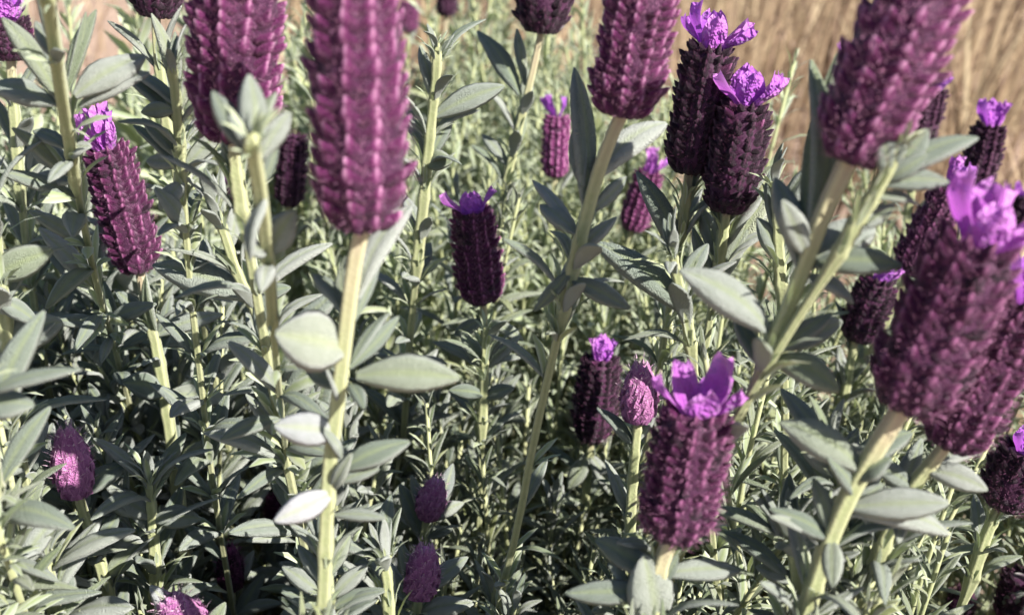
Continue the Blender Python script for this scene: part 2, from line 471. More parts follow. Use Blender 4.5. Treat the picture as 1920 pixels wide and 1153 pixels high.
def build_stem(name, label, cat, group, stem, d0, k=.40, r_top=.0013, r_bot=.0020, leaves=(), auto=(), tone_top=1.0,
               head=None, seed=0, leaf_len=.016, leaf_cls=None, protect=True, pink=.25, down=True):
    """stem: pixels from the top down. Depth grows down the stem by k times the in-plane length."""
    r = random.Random(seed)
    pts, d = [], d0
    for i, (x, y) in enumerate(stem):
        if i:
            px, py = stem[i - 1]
            d += k * math.hypot(x - px, y - py) / F_PX * d
        pts.append(P(x, y, d))
    vis = smooth_path(pts, 6)
    last = vis[-1]; prev = vis[-4]
    path = list(vis)
    if down:
        # the bush's outer stems arch out of its middle, so the hidden lower part runs back into the bush
        v = (last - prev).normalized(); off = max(.02, .55 * (.56 - last.y))
        v = (v + Vector((0, .10, -.10))).normalized(); u = (v + Vector((0, .12, -.6))).normalized()
        m1 = last + v * .05
        m2 = m1 + u * .10
        foot = m2 + Vector((u.x * .1, u.y * .1 + .02, 0)); foot.z = -.01
        path += smooth_path([last, m1, m2, foot], 5)[1:]
    foot = path[-1]
    origin = Vector((foot.x, foot.y, 0.0))
    root = bpy.data.objects.new(name, None); COL.objects.link(root); root.location = origin
    root.empty_display_size = .02
    tag(root, label, cat, group)
    if tone_top >= 1: MARKS.append((*proj(vis[len(vis) // 3]), label))
    n = len(path); nv = len(vis)
    # densify a few swollen nodes
    rad, tone = [], []
    for i in range(n):
        s = i / (nv - 1) if i < nv else 1
        rad.append(.88 * (r_top + (r_bot - r_top) * min(1, s)) * (min(1, .25 + s * 9) if tone_top < 1 else 1))
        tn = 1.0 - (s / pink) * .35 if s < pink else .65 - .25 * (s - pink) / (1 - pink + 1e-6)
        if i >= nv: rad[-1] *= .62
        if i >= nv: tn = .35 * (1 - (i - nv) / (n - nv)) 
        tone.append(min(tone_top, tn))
    for (s0, s1, cnt, *_r) in auto:
        for m in range(cnt):
            i = int((s0 + (s1 - s0) * m / max(1, cnt - 1)) * (nv - 1)); i = max(1, min(nv - 2, i)); rad[i] *= 1.18
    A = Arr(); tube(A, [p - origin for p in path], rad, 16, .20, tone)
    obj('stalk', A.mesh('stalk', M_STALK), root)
    pp = [(*proj(p)[:2], i) for i, p in enumerate(vis)]
    for q, lf in enumerate(leaves):
        bx, by, tx, ty, w = lf[:5]; roll = lf[5] if len(lf) > 5 else 0; dz = lf[6] if len(lf) > 6 else -.003
        i = depth_at(pp, bx, by)[2]; db = proj(vis[i])[2]
        base = P(bx, by, db); tip = P(tx, ty, db + dz)
        ax = (tip - base).normalized()
        nrm = (CAM - base).normalized() * .8 + Vector((0, 0, .55)) + sdir * .35
        nrm = Matrix.Rotation(R(roll), 3, ax) @ nrm
        ob = add_leaf(root, origin, base, tip, w / F_PX * db, nrm, (seed * 5 + q) * 2)
        if len(lf) > 7: ob.color = (lf[7], lf[7] * .94, lf[7] * 1.08, 1); ob['label'] = 'leaf painted white with sun glare'  # sunlit whiteness is put into this leaf's colour
    # automatic opposite pairs: (s0, s1, count of nodes, spread angle, length factor)
    for (s0, s1, cnt, spread, lfac, tuftn) in auto:
        ph = r.uniform(0, 3)
        for m in range(cnt):
            s = s0 + (s1 - s0) * (m + r.uniform(-.2, .2)) / max(1, cnt - 1) if cnt > 1 else s0
            i = max(1, min(nv - 2, int(s * (nv - 1))))
            p = vis[i]; ax = (vis[i - 1] - vis[i + 1]).normalized()
            x0 = ax.orthogonal().normalized(); y0 = ax.cross(x0)
            ph += math.pi / 2 + r.uniform(-.25, .25)
            for sd in (0, math.pi):
                a = ph + sd; out = x0 * math.cos(a) + y0 * math.sin(a)
                sa = R(spread + r.uniform(-14, 14)); v = ax * math.cos(sa) + out * math.sin(sa)
                L = leaf_len * lfac * r.uniform(.75, 1.2)
                rt = {'broad': .32, 'medium': .23, 'narrow': .15, None: r.choice((.2, .24, .3))}[leaf_cls]
                b = p + out * rad[i] * .7
                if hides_head(b, b + v * L): continue
                add_leaf(root, origin, b, b + v * L, L * rt, ax * math.sin(sa) - out * math.cos(sa) + Vector((0, 0, .05)), r.randrange(99), leaf_cls)
            if tuftn:
                T = Arr()
                for _ in range(tuftn):
                    a = r.uniform(0, 6.28); out = x0 * math.cos(a) + y0 * math.sin(a)
                    sa = R(r.uniform(12, 48)); v = ax * math.cos(sa) + out * math.sin(sa); L = leaf_len * lfac * r.uniform(.3, .62)
                    b = p + out * rad[i]
                    Mx = frame_M(b - origin, v, ax * math.sin(sa) - out * math.cos(sa)) @ Matrix.Diagonal((L, L, L, 1))
                    vv, f4, f3, at = LEAVES_LO['narrow'][r.randrange(8)]
                    T.add(xf(Mx, vv), f4, f3, side=at['side'], rib=at['rib'], var=r.random())
                tag(obj('leaf_tuft', T.mesh('leaf_tuft', M_FOLIAGE), root), kind='stuff')
    if down and n > nv + 6:              # leafy lower part of the stem inside the bush
        T = Arr(); ph = r.uniform(0, 3); run = 0.0; nxt = .004
        for i in range(nv, n - 2):
            run += (path[i] - path[i - 1]).length
            if run > .15: break
            seg = path[i + 1] - path[i]; ax = -seg.normalized(); x0 = ax.orthogonal().normalized(); y0 = ax.cross(x0)
            f = 0.0
            while nxt < run + seg.length:
                p = path[i] + seg * max(0, (nxt - run) / seg.length); nxt += r.uniform(.009, .014)
                ph += math.pi / 2 + r.uniform(-.3, .3)
                for sd in (0, math.pi):
                    a = ph + sd; out = x0 * math.cos(a) + y0 * math.sin(a)
                    sa = R(r.uniform(38, 66)); v = ax * math.cos(sa) + out * math.sin(sa); L = r.uniform(.013, .021) * (1 if p.x < -.025 else .8)
                    b = p + out * rad[i] * .7
                    if hides_head(b, b + v * L): continue
                    add_leaf(root, origin, b, b + v * L, L * (r.uniform(.2, .3) if p.x < -.025 else r.uniform(.14, .21)), ax * math.sin(sa) - out * math.cos(sa), r.randrange(99))
                for _ in range(5):
                    a = r.uniform(0, 6.28); out = x0 * math.cos(a) + y0 * math.sin(a)
                    sa = R(r.uniform(15, 55)); v = ax * math.cos(sa) + out * math.sin(sa); L = r.uniform(.006, .012)
                    b = p + out * rad[i]
                    if hides_head(b, b + v * L): continue
                    vv, f4, f3, at = LEAVES_LO['medium'][r.randrange(8)]
                    T.add(xf(frame_M(b - origin, v, ax * math.sin(sa) - out * math.cos(sa)) @ Matrix.Diagonal((L, L, L, 1)), vv), f4, f3, side=at['side'], rib=at['rib'], var=r.random())
        if T.n: tag(obj('leaf_tuft', T.mesh('leaf_tuft', M_FOLIAGE), root), kind='stuff')
    ENDS.append((vis[-1], (vis[-1] - path[min(n - 1, nv + 8)]).normalized()))
    if protect:
        for a, b in zip(vis[:-1:3], vis[3::3]):
            pa, pb = proj(a), proj(b); PROTECT.append((pa[0], pa[1], pb[0], pb[1], 14, pa[2]))
    return root, origin, vis

HEADS = []
FLOWERS = []
def flower(*a, **k): FLOWERS.append((a, k))
def register(label, base, top, w, stem, Wm=.0150, dscale=1.0, tuft=(), **k):
    d = F_PX * Wm / w * dscale
    HEADS.append((base[0], base[1], top[0], top[1], w * .5, d))
    if tuft:
        vx, vy = top[0] - base[0], top[1] - base[1]; l = math.hypot(vx, vy)
        HEADS.append((top[0], top[1], top[0] + vx / l * w * .55, top[1] + vy / l * w * .55, w * .5, d))
BUD3D = []
def hides_head(base, tip):
    for c in BUD3D:
        for f in (.3, .65, 1.0):
            v = base.lerp(tip, f) - c; t = v.dot(sdir)
            if .004 < t < .25 and (v - sdir * t).length < .0075: return True
    for f in (.35, .7, 1.0):
        x, y, d = proj(base.lerp(tip, f))
        for (x0, y0, x1, y1, rad, dep) in HEADS:
            if d > dep: continue
            vx, vy = x1 - x0, y1 - y0; l2 = vx * vx + vy * vy + 1e-6
            t = min(1, max(0, ((x - x0) * vx + (y - y0) * vy) / l2))
            if math.hypot(x0 + vx * t - x, y0 + vy * t - y) < rad: return True
    return False
def build_flower(label, base, top, w, stem, Wm=.0150, kind='spike', tone=0, tuft=(), leaves=(), auto=(), lean=-.30, single=None, seed=0, name='lavender_flower_stem',
           cat='lavender flower', group='flowering lavender stems', k=.40, tuft_tone=0.0, r_top=.0012, r_bot=.0018, leaf_len=.016, leaf_cls=None, pink=.25, protect=True, dscale=1.0):
    d = F_PX * Wm / w * dscale; rad = Wm * dscale / 2
    L2 = math.hypot(top[0] - base[0], top[1] - base[1]) / F_PX * d
    pb = P(*base, d); pt = P(*top, d + lean * L2)
    root, origin, vis = build_stem(name, label, cat, group, [base] + list(stem), d, k, r_top, r_bot, leaves, auto, 1.0, None, seed, leaf_len, leaf_cls, protect, pink)
    ax = pt - pb
    Mh = axis_M(pb - origin - ax.normalized() * .0006, ax, FWD)
    if single is None: single = w >= 80
    make_head(root, Mh, ax.length, rad, tone, kind, tuft, single, seed, 10 if w > 180 else 12, tuft_tone, .29 if w > 180 else .25)
    return root

# ------------------------------------------------------------------ the setting: ground
def ground():
    n = 60; A = Arr(); co = []
    g = np.concatenate([-np.geomspace(80, .6, 22), np.linspace(-.5, .5, 11), np.geomspace(.6, 80, 22)])
    for y in g:
        for x in g:
            co.append((x, y + .8, .012 * math.sin(7 * x + 1) * math.cos(6 * y) - .012))
    A.add(co, grid_faces(len(g), len(g)), None)
    tag(obj('ground', A.mesh('ground', M_SOIL)), kind='structure')
ground()

# ------------------------------------------------------------------ flowering stems
FAN = [(35, 0, .62, .95), (38, 180, .62, .95), (22, 270, .62, .9), (28, 60, .66, .9), (26, 120, .66, .9)]
FEATHER = [(8, 200, .85, .42), (16, 0, .75, .40), (20, 180, .80, .40), (14, 270, .70, .42), (26, 320, .62, .40), (25, 100, .8, .42), (30, 220, .6, .4), (10, 60, .9, .35)]
flower('huge pink-purple flower spike on upright stalk with white leaves below it', (682, 425), (664, -70), 186,
       [(668, 480), (655, 570), (642, 680), (630, 780), (618, 880), (612, 1000), (606, 1160)], Wm=.0165, tone=0, seed=1, tuft=FAN, r_top=.0016, r_bot=.0016, pink=.36,
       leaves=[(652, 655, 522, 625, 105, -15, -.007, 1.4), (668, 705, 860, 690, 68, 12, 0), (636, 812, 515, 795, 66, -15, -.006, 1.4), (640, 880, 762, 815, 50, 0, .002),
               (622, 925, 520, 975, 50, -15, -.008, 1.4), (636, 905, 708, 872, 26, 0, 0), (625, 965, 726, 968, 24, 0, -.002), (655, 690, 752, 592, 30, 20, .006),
               (660, 680, 722, 580, 26, -30, .006), (640, 760, 610, 690, 30, 30, -.004), (655, 720, 690, 770, 26, 0, -.008), (668, 560, 765, 372, 52, -40, .012),
               (655, 600, 590, 505, 46, 30, .006), (652, 615, 628, 480, 30, -20, .008), (665, 600, 700, 450, 36, 40, .010), (640, 860, 612, 805, 24, 10, -.006),
               (622, 920, 650, 850, 24, 0, -.006), (650, 730, 560, 690, 40, -30, .014)],
       auto=[(.80, .98, 3, 58, .72, 8)], leaf_cls='medium', leaf_len=.013)
flower('broad purple spike with dark furrow, half hidden by leafy shoot tip', (438, 262), (446, -130), 178,
       [(445, 330), (455, 400)], Wm=.0165, dscale=1.12, tone=0, seed=2, tuft=FAN, leaves=[], auto=[(.3, .95, 4, 50, 1, 4)])
flower('dark plum spike end above the pale bare patch', (292, 30), (300, -150), 108, [(296, 90), (305, 170), (318, 260)], tone=2, seed=3, auto=[(.5, .9, 2, 40, 1, 3)])
flower('slim leaning magenta spike with feathery violet tuft', (262, 506), (198, 272), 104,
       [(272, 560), (288, 625), (305, 715), (322, 830), (335, 930), (348, 1040)], tone=1, seed=4, tuft=FEATHER, tuft_tone=.4, r_top=.0013, r_bot=.0022,
       leaves=[(290, 628, 215, 545, 34, 20, -.004), (292, 628, 262, 520, 26, -50, -.010), (296, 628, 412, 575, 34, 10, .004), (296, 625, 318, 560, 22, 30, -.003),
               (312, 740, 428, 735, 46, 20, .006), (308, 735, 238, 715, 52, 0, -.012), (320, 770, 372, 700, 30, -20, 0), (322, 860, 242, 880, 30, 10, 0), (330, 870, 405, 815, 34, 0, .01)],
       auto=[(.35, .95, 6, 52, .85, 4)], leaf_cls='medium')
flower('short plum spike with two-lobed violet tuft in the middle of the bush', (905, 566), (884, 392), 92, [(908, 610), (905, 690), (900, 800)], tone=1, seed=5,
       tuft=[(42, 0, .62, 1.0), (44, 180, .66, .95), (20, 270, .45, 1.0), (25, 90, .5, 1.0)], leaves=[(907, 600, 850, 628, 26, 0, 0), (907, 600, 985, 632, 24, 0, 0)], auto=[(.55, 1, 4, 50, .9, 5)])
flower('dark plum spike end on a tall pinkish stalk', (1014, 60), (1034, -120), 112, dscale=1.3, stem=[(1002, 120), (985, 190), (968, 260), (948, 350)], tone=2, seed=6, pink=.6,
       leaves=[(975, 178, 890, 55, 50, 20, .006), (985, 160, 960, 60, 22, 0, .01), (960, 290, 985, 190, 26, 30, 0), (952, 310, 905, 250, 24, 0, 0)], auto=[(.6, .98, 4, 42, 1, 5)])
flower('pink-purple spike on pale pinkish stalk among green upright leaves', (1166, 214), (1220, -90), 146,
       [(1145, 260), (1120, 330), (1098, 410), (1075, 500), (1055, 590)], tone=0, seed=7, pink=.42, r_top=.0015, r_bot=.0017,
       leaves=[(1098, 385, 1058, 130, 60, 30, .006), (1108, 340, 1250, 215, 58, -25, .012), (1092, 350, 1075, 215, 38, -40, .008), (1085, 440, 1005, 385, 40, 0, .006),
               (1085, 445, 990, 345, 36, 20, .014), (1105, 400, 1180, 330, 26, 20, .004), (1080, 480, 1150, 400, 26, 0, 0), (1075, 500, 1010, 590, 26, 0, 0), (1068, 520, 1180, 580, 40, 10, -.004)],
       auto=[(.72, 1, 4, 48, .9, 5)], leaf_cls='medium')
flower('near-black spike behind its twin, violet tuft lit from the side', (1292, 322), (1334, 82), 112, [(1285, 380), (1275, 450)], tone=2, seed=8,
       tuft=[(30, 0, .72, .7), (40, 340, .70, .5), (26, 180, .8, .5), (15, 270, .62, .7), (10, 90, .7, .8), (35, 140, .7, .4)], pink=.5, leaves=[(1268, 480, 1205, 320, 48, 10, -.006)], auto=[(.4, 1, 5, 40, 1, 5)])
flower('near-black twin spike in front, rim dotted with light, violet tuft', (1362, 394), (1400, 190), 114, [(1355, 440), (1345, 510)], tone=2, seed=9,
       tuft=[(28, 0, .72, .9), (32, 180, .66, .8), (14, 270, .62, .8), (20, 90, .7, .9), (38, 330, .7, .5)], leaves=[(1350, 520, 1440, 330, 40, 0, .006), (1345, 540, 1395, 410, 32, 0, 0), (1340, 560, 1290, 430, 30, 0, 0)], auto=[(.35, 1, 5, 38, 1.1, 5)])
flower('huge slanting purple spike on thick pinkish stalk with folded leaves', (1592, 300), (1760, -90), 188,
       [(1570, 345), (1540, 410), (1510, 490), (1480, 570), (1450, 640), (1425, 700)], Wm=.0165, tone=0, seed=10, pink=.5, r_top=.0018, r_bot=.0013, tuft=FAN,
       leaves=[(1515, 470, 1512, 100, 62, 40, .004), (1505, 490, 1565, 110, 40, -50, .012), (1500, 500, 1450, 330, 56, 20, .003), (1512, 480, 1470, 380, 44, -30, -.006),
               (1522, 495, 1690, 482, 52, 5, -.004), (1515, 500, 1640, 420, 90, -20, .012), (1500, 520, 1610, 560, 40, -20, .006), (1440, 620, 1285, 500, 80, 10, -.004),
               (1450, 670, 1580, 715, 58, 5, -.004), (1455, 660, 1560, 590, 40, -10, .002), (1448, 655, 1590, 600, 44, 20, .008),
               (1440, 650, 1500, 560, 30, 0, 0), (1430, 690, 1370, 590, 36, 0, .004)],
       auto=[(.78, 1, 3, 50, 1.0, 5)], leaf_cls='medium')
flower('small near-black spike with upright violet tuft against dry grass', (1815, 385), (1858, 232), 74, [(1800, 440), (1775, 520), (1740, 610)], tone=2, seed=11,
       tuft=[(20, 0, .75, .7), (24, 180, .75, .7), (8, 270, .7, .8), (14, 90, .75, .8)], auto=[(.5, 1, 4, 40, 1, 5)])
flower('slender dark spike with lilac tuft beside the big folded leaf', (1702, 512), (1786, 350), 82, [(1680, 560), (1650, 630), (1615, 700)], tone=1, seed=12, tuft=FEATHER[:5], tuft_tone=.3, auto=[(.4, 1, 4, 40, 1, 5)])
flower('large slanting plum spike with big glossy violet petals', (1692, 762), (1838, 450), 182,
       [(1665, 805), (1630, 860), (1590, 930), (1555, 1010), (1525, 1100), (1505, 1170)], Wm=.0165, tone=1, seed=13, pink=.35, r_top=.0017, r_bot=.0018, tuft_tone=.25,
       tuft=[(34, 185, .78, .55), (6, 330, .72, .8), (30, 0, .6, .8), (18, 265, .55, .8), (20, 90, .7, .8)],
       leaves=[(1615, 880, 1470, 785, 74, 10, 0), (1620, 870, 1700, 800, 46, -20, .006), (1590, 950, 1780, 945, 62, 10, -.004), (1590, 960, 1790, 990, 52, -20, .004), (1600, 930, 1560, 860, 36, 10, -.006),
               (1560, 1010, 1445, 960, 44, 10, -.002), (1560, 1010, 1560, 1100, 40, 20, -.008), (1600, 900, 1660, 850, 44, 0, -.004), (1560, 1000, 1520, 900, 30, 0, 0), (1570, 980, 1650, 900, 34, 0, 0)],
       auto=[(.7, 1, 3, 55, .95, 6)], leaf_cls='medium')
flower('plum spike pressed close behind the large slanting one', (1775, 832), (1925, 560), 150, [(1745, 870), (1705, 920), (1665, 990), (1640, 1070)], tone=1, seed=14, pink=.3,
       tuft=[(20, 180, .7, .8), (10, 270, .7, .9), (25, 0, .7, .8), (15, 90, .7, .8)],
       leaves=[(1735, 880, 1855, 905, 46, 10, -.003), (1730, 885, 1850, 830, 40, -20, .01), (1710, 920, 1760, 1000, 40, 0, -.01), (1715, 915, 1640, 870, 40, 0, 0)], auto=[(.6, 1, 4, 50, 1, 5)], leaf_cls='medium')
flower('short dark spike half hidden behind pale folded leaves', (1604, 636), (1652, 520), 84, [(1595, 680), (1580, 760)], tone=2, seed=15, tuft=[(25, 0, .5, .7), (25, 180, .5, .7), (10, 270, .5, .8)], auto=[(.4, 1, 3, 40, 1, 5)])
flower('stubby dark spike with violet top low in the bush edge', (1876, 948), (1926, 845), 112, [(1850, 1000), (1820, 1090)], tone=2, seed=16, tuft=[(30, 180, .4, .9), (15, 270, .4, .9), (30, 0, .4, .9), (10, 90, .5, .9)], auto=[(.4, 1, 3, 45, 1, 5)])
flower('smooth dark spike with violet tuft beside a pink bud', (1108, 824), (1128, 668), 86, [(1105, 870), (1095, 960)], tone=2, seed=17,
       tuft=[(20, 0, .55, .8), (24, 180, .55, .8), (8, 270, .6, .8), (14, 90, .6, .8)], leaves=[(1104, 850, 1065, 920, 30, 0, 0), (1104, 850, 1150, 920, 30, 0, 0)], auto=[(.4, 1, 3, 50, 1, 5)])
flower('pointed pink bud on slim pale stalk beside two dark spikes', (1196, 786), (1202, 680), 74, [(1192, 830), (1186, 900), (1182, 980), (1178, 1060)], Wm=.0095, kind='bud', tone=3, seed=18, single=True, pink=.1,
       leaves=[(1190, 835, 1120, 768, 34, 20, -.003), (1192, 830, 1232, 770, 26, -30, .003), (1184, 990, 1140, 860, 26, 10, 0)], auto=[(.15, .9, 5, 35, .55, 5)], leaf_cls='narrow')
flower('stout ribbed plum spike with large crinkled magenta petals', (1262, 1004), (1308, 765), 152,
       [(1245, 1040), (1228, 1100), (1220, 1170)], tone=1, seed=19, tuft_tone=.25, pink=.7, r_top=.0016,
       tuft=[(16, 20, .80, .75), (52, 180, .62, .7), (55, 0, .55, .7), (30, 275, .46, 1.0), (20, 130, .66, .8), (40, 60, .6, .7)],
       leaves=[(1225, 1170, 1210, 1040, 96, 0, -.006), (1235, 1080, 1110, 1015, 50, 0, .006), (1240, 1075, 1390, 1055, 40, 10, .006), (1232, 1100, 1265, 1040, 30, 20, -.003), (1228, 1110, 1060, 1110, 50, -10, .0)], auto=[(.5, 1, 2, 45, 1, 5)])
flower('pink bud cupped by two wide leaves on a pale stalk', (146, 925), (122, 800), 78, [(158, 965), (178, 1025), (198, 1090), (212, 1160)], Wm=.0100, kind='bud', tone=3, seed=20, single=True, pink=.1, r_top=.0011, r_bot=.0018,
       leaves=[(146, 932, 32, 832, 56, 30, .003), (150, 930, 236, 862, 46, -20, .008), (160, 962, 90, 1032, 34, 10, -.002), (180, 1030, 225, 960, 30, 0, .004), (195, 1080, 130, 1150, 40, 0, 0), (195, 1085, 262, 1020, 34, 0, 0)], auto=[(.6, 1, 3, 50, 1, 4)])
flower('small pink bud with one white upright leaf', (800, 968), (822, 895), 58, [(795, 1000), (785, 1060), (770, 1150)], Wm=.0090, kind='bud', tone=3, seed=21, single=True, pink=.1,
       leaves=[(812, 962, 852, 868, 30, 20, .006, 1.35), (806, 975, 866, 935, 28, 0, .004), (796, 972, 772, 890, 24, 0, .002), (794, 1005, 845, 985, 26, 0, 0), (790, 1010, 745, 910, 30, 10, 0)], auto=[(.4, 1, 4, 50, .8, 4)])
flower('lilac bud between spread grey leaves near two long leaves', (786, 1114), (800, 1020), 72, [(780, 1150), (768, 1220)], Wm=.0095, kind='bud', tone=3, seed=22, single=True, pink=.1,
       leaves=[(795, 1112, 872, 1036, 34, 0, .007), (775, 1110, 742, 1015, 28, 0, -.002), (786, 1150, 884, 1118, 42, 0, -.003), (770, 1130, 680, 1040, 36, 0, .006), (776, 1160, 700, 1150, 34, 0, 0)], auto=[(.6, 1, 2, 50, .9, 4)])
flower('tiny dark red bud in the shade beside grey foliage', (434, 1100), (430, 1022), 54, [(436, 1150), (440, 1230)], Wm=.0085, kind='bud', tone=1, seed=23, single=True, pink=.1,
       leaves=[(434, 1110, 400, 1030, 26, 0, .002), (436, 1110, 470, 1030, 24, 0, .002)], auto=[(.4, 1, 3, 45, .8, 4)])
flower('magenta bud tip with a white leaf rising from below', (372, 1190), (308, 1118), 84, [(390, 1230), (405, 1290)], Wm=.0100, kind='bud', tone=3, seed=24, single=True, pink=.1,
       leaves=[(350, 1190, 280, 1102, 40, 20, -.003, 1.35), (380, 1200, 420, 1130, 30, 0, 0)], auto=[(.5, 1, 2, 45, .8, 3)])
flower('small lilac spike deep among the upright green leaves', (1040, 330), (1044, 215), 56, [(1038, 380), (1030, 450)], Wm=.0125, tone=0, seed=25, tuft=FEATHER[:3], auto=[(.4, 1, 3, 40, 1, 4)])
flower('reddish dark spike with lilac tuft behind a dark leaf', (1184, 430), (1220, 320), 62, [(1175, 480), (1165, 540)], Wm=.0135, tone=1, seed=26, tuft=FEATHER[:5], tuft_tone=.4, auto=[(.4, 1, 3, 40, 1, 4)])
flower('dim maroon spike tucked behind the huge upright one', (542, 385), (550, 250), 62, [(540, 440), (538, 520)], Wm=.0135, tone=2, seed=27, auto=[(.3, 1, 3, 40, 1, 4)])
flower('dark speckled spike peeping out behind the huge slanting spike', (1722, 275), (1752, 165), 62, [(1712, 330), (1700, 420)], Wm=.0135, tone=2, seed=28, tuft=FAN[:3], auto=[(.4, 1, 3, 40, 1, 4)])
flower('violet tufted spike in the dark gap beside a thick pale stalk', (20, 110), (12, 35), 96, [(24, 170), (30, 260), (38, 360)], Wm=.0140, tone=2, seed=29, tuft=FAN, tuft_tone=.2, auto=[(.5, 1, 3, 40, 1, 4)])
flower('tiny violet flower deep in the grey foliage', (44, 612), (40, 585), 34, [(46, 660), (50, 720)], Wm=.0090, tone=2, seed=30, tuft=FAN[:4], auto=[(.4, 1, 3, 40, 1, 4)])
flower('little violet flower peeking between two leafy shoots', (436, 372), (432, 340), 34, [(440, 420), (444, 480)], Wm=.0090, tone=2, seed=31, tuft=FAN[:3], auto=[(.4, 1, 3, 40, 1, 4)])
flower('lilac tuft poking out beside the huge slanting spike', (1606, 160), (1594, 110), 48, [(1612, 220), (1620, 300)], Wm=.0120, tone=2, seed=32, tuft=FEATHER[:5], tuft_tone=.4, auto=[(.4, 1, 3, 40, 1, 4)])
flower('shaded purple bud behind a white leaf', (522, 975), (510, 925), 46, [(528, 1020), (536, 1090)], Wm=.0090, kind='bud', tone=1, seed=33, single=False, leaves=[(520, 985, 470, 905, 26, 0, 0), (524, 985, 560, 920, 24, 0, .01)], auto=[(.4, 1, 3, 45, .8, 4)])
flower('dark bud with a folded leaf at the bush foot', (1795, 1150), (1812, 1105), 56, [(1785, 1200), (1775, 1260)], Wm=.0100, kind='bud', tone=2, seed=34, single=False, leaves=[(1790, 1160, 1830, 1090, 22, 0, 0)], auto=[(.4, 1, 2, 45, .8, 3)])
flower('dark spike at the bush foot under a rounded leaf', (1900, 1170), (1925, 1080), 92, [(1880, 1230), (1860, 1300)], tone=2, seed=35, leaves=[(1885, 1160, 1930, 1110, 50, 0, -.01)], auto=[(.5, 1, 2, 45, .9, 3)])
flower('thin dark spike at the grass side of the bush', (1900, 440), (1926, 370), 56, [(1885, 500), (1865, 580)], Wm=.0135, tone=2, seed=36, tuft=FAN[:3], auto=[(.4, 1, 3, 40, 1, 4)])
flower('far small purple spike on a reddish stalk', (765, 60), (768, 5), 40, [(764, 110), (762, 170)], Wm=.0130, tone=1, seed=37, auto=[(.4, 1, 3, 40, 1, 4)])
flower('far lone spike with violet tip near tall dry grass', (838, 30), (836, -40), 44, [(832, 90), (822, 170), (812, 260)], Wm=.0130, tone=2, seed=38, pink=.7, tuft=FAN[:3], auto=[(.45, 1, 4, 40, 1, 5)])

for a, k in FLOWERS:
    register(*a, **k)
    if k.get('kind') == 'bud':
        d = F_PX * k['Wm'] / a[3]
        BUD3D += [P(a[1][0] + (a[2][0] - a[1][0]) * f, a[1][1] + (a[2][1] - a[1][1]) * f, d) for f in (.3, .8)]
PROTECT += HEADS
HEAD3D = [P((h[0] + h[2]) / 2, (h[1] + h[3]) / 2, h[5]) for h in HEADS]
for a, k in FLOWERS: build_flower(*a, **k)

# ------------------------------------------------------------------ taller leafy shoots without flowers
def shoot(label, stem, d0, leaves=(), auto=(), seed=0, cls='medium', ll=.016, r_top=.0010, r_bot=.0018, k=.4):
    return build_stem('leafy_shoot', label, 'lavender shoot', 'leafy lavender shoots', stem, d0, k, r_top, r_bot, leaves, [(.01, .13, 3, 20, .62, 6)] + list(auto), .62, None, seed, ll, cls, True, .01)[0]
shoot('leafy shoot with cupped top leaves in front of the furrowed spike', [(470, 250), (478, 300), (488, 360), (498, 440), (506, 520), (512, 610)], .165, k=1.3, seed=51, r_top=.0014, r_bot=.0013,
      leaves=[(478, 300, 470, 140, 62, 15, 0), (476, 300, 395, 165, 40, -20, .002), (484, 300, 545, 205, 40, 0, .004), (480, 290, 500, 170, 40, -30, .006), (482, 310, 430, 215, 44, 30, -.004),
              (500, 470, 462, 470, 40, 0, -.004), (503, 475, 546, 400, 54, 10, -.006), (498, 370, 470, 480, 50, 60, -.006), (488, 350, 520, 260, 30, 40, .003)], auto=[(.75, 1, 2, 50, .8, 4)])
shoot('upright shoot with V-shaped narrow leaves over olive stalk', [(322, 120), (328, 160), (332, 200), (337, 260), (341, 330)], .235, seed=52, r_top=.0012, r_bot=.0014,
      leaves=[(330, 190, 292, 20, 28, 20, 0), (332, 190, 352, 15, 26, -20, 0), (330, 185, 318, 60, 24, 0, -.003), (334, 200, 258, 135, 36, 20, .004), (330, 205, 268, 215, 30, 0, -.004), (336, 210, 372, 90, 24, 0, .004),
              (340, 300, 258, 225, 30, 10, 0), (340, 310, 275, 300, 34, -20, .004), (342, 320, 420, 240, 30, 10, 0), (344, 340, 300, 390, 34, 0, -.004), (346, 420, 290, 360, 40, 0, -.008)], auto=[(.6, 1, 3, 48, .9, 5)])
shoot('thick pale shoot with long leaves beside a dark gap', [(86, -30), (94, 20), (104, 90), (112, 150), (122, 210), (132, 270), (142, 340)], .185, k=1.4, seed=53, r_top=.0014, r_bot=.0015,
      leaves=[(112, 190, -10, 30, 36, 10, 0), (108, 195, -30, 165, 60, 10, -.002), (118, 185, 62, 60, 34, 20, .004), (140, 180, 262, 90, 62, 10, .004), (150, 200, 275, 130, 44, -20, 0), (125, 175, 160, 10, 30, 0, .004),
              (122, 180, 148, 20, 24, 40, .002), (130, 290, 165, 265, 36, 10, -.005), (132, 280, 60, 240, 30, 0, .003), (140, 330, 40, 270, 46, 0, .01), (145, 340, 60, 350, 40, 0, .01), (100, 110, 60, 40, 26, 0, 0)],
      auto=[(.1, .4, 2, 25, .9, 4), (.75, 1, 3, 55, 1.1, 5)])
shoot('young shoot with pale tip leaves beside a blue-grey leaf', [(405, 390), (425, 450), (450, 520), (478, 575), (500, 640)], .25, seed=54,
      leaves=[(408, 430, 388, 345, 26, 20, 0), (412, 430, 412, 330, 22, 0, .003), (430, 470, 450, 370, 30, 0, .004), (480, 560, 285, 490, 62, 0, -.002), (440, 500, 400, 470, 26, 0, 0), (470, 560, 545, 540, 36, 0, 0)], auto=[(.2, 1, 4, 42, .9, 5)])
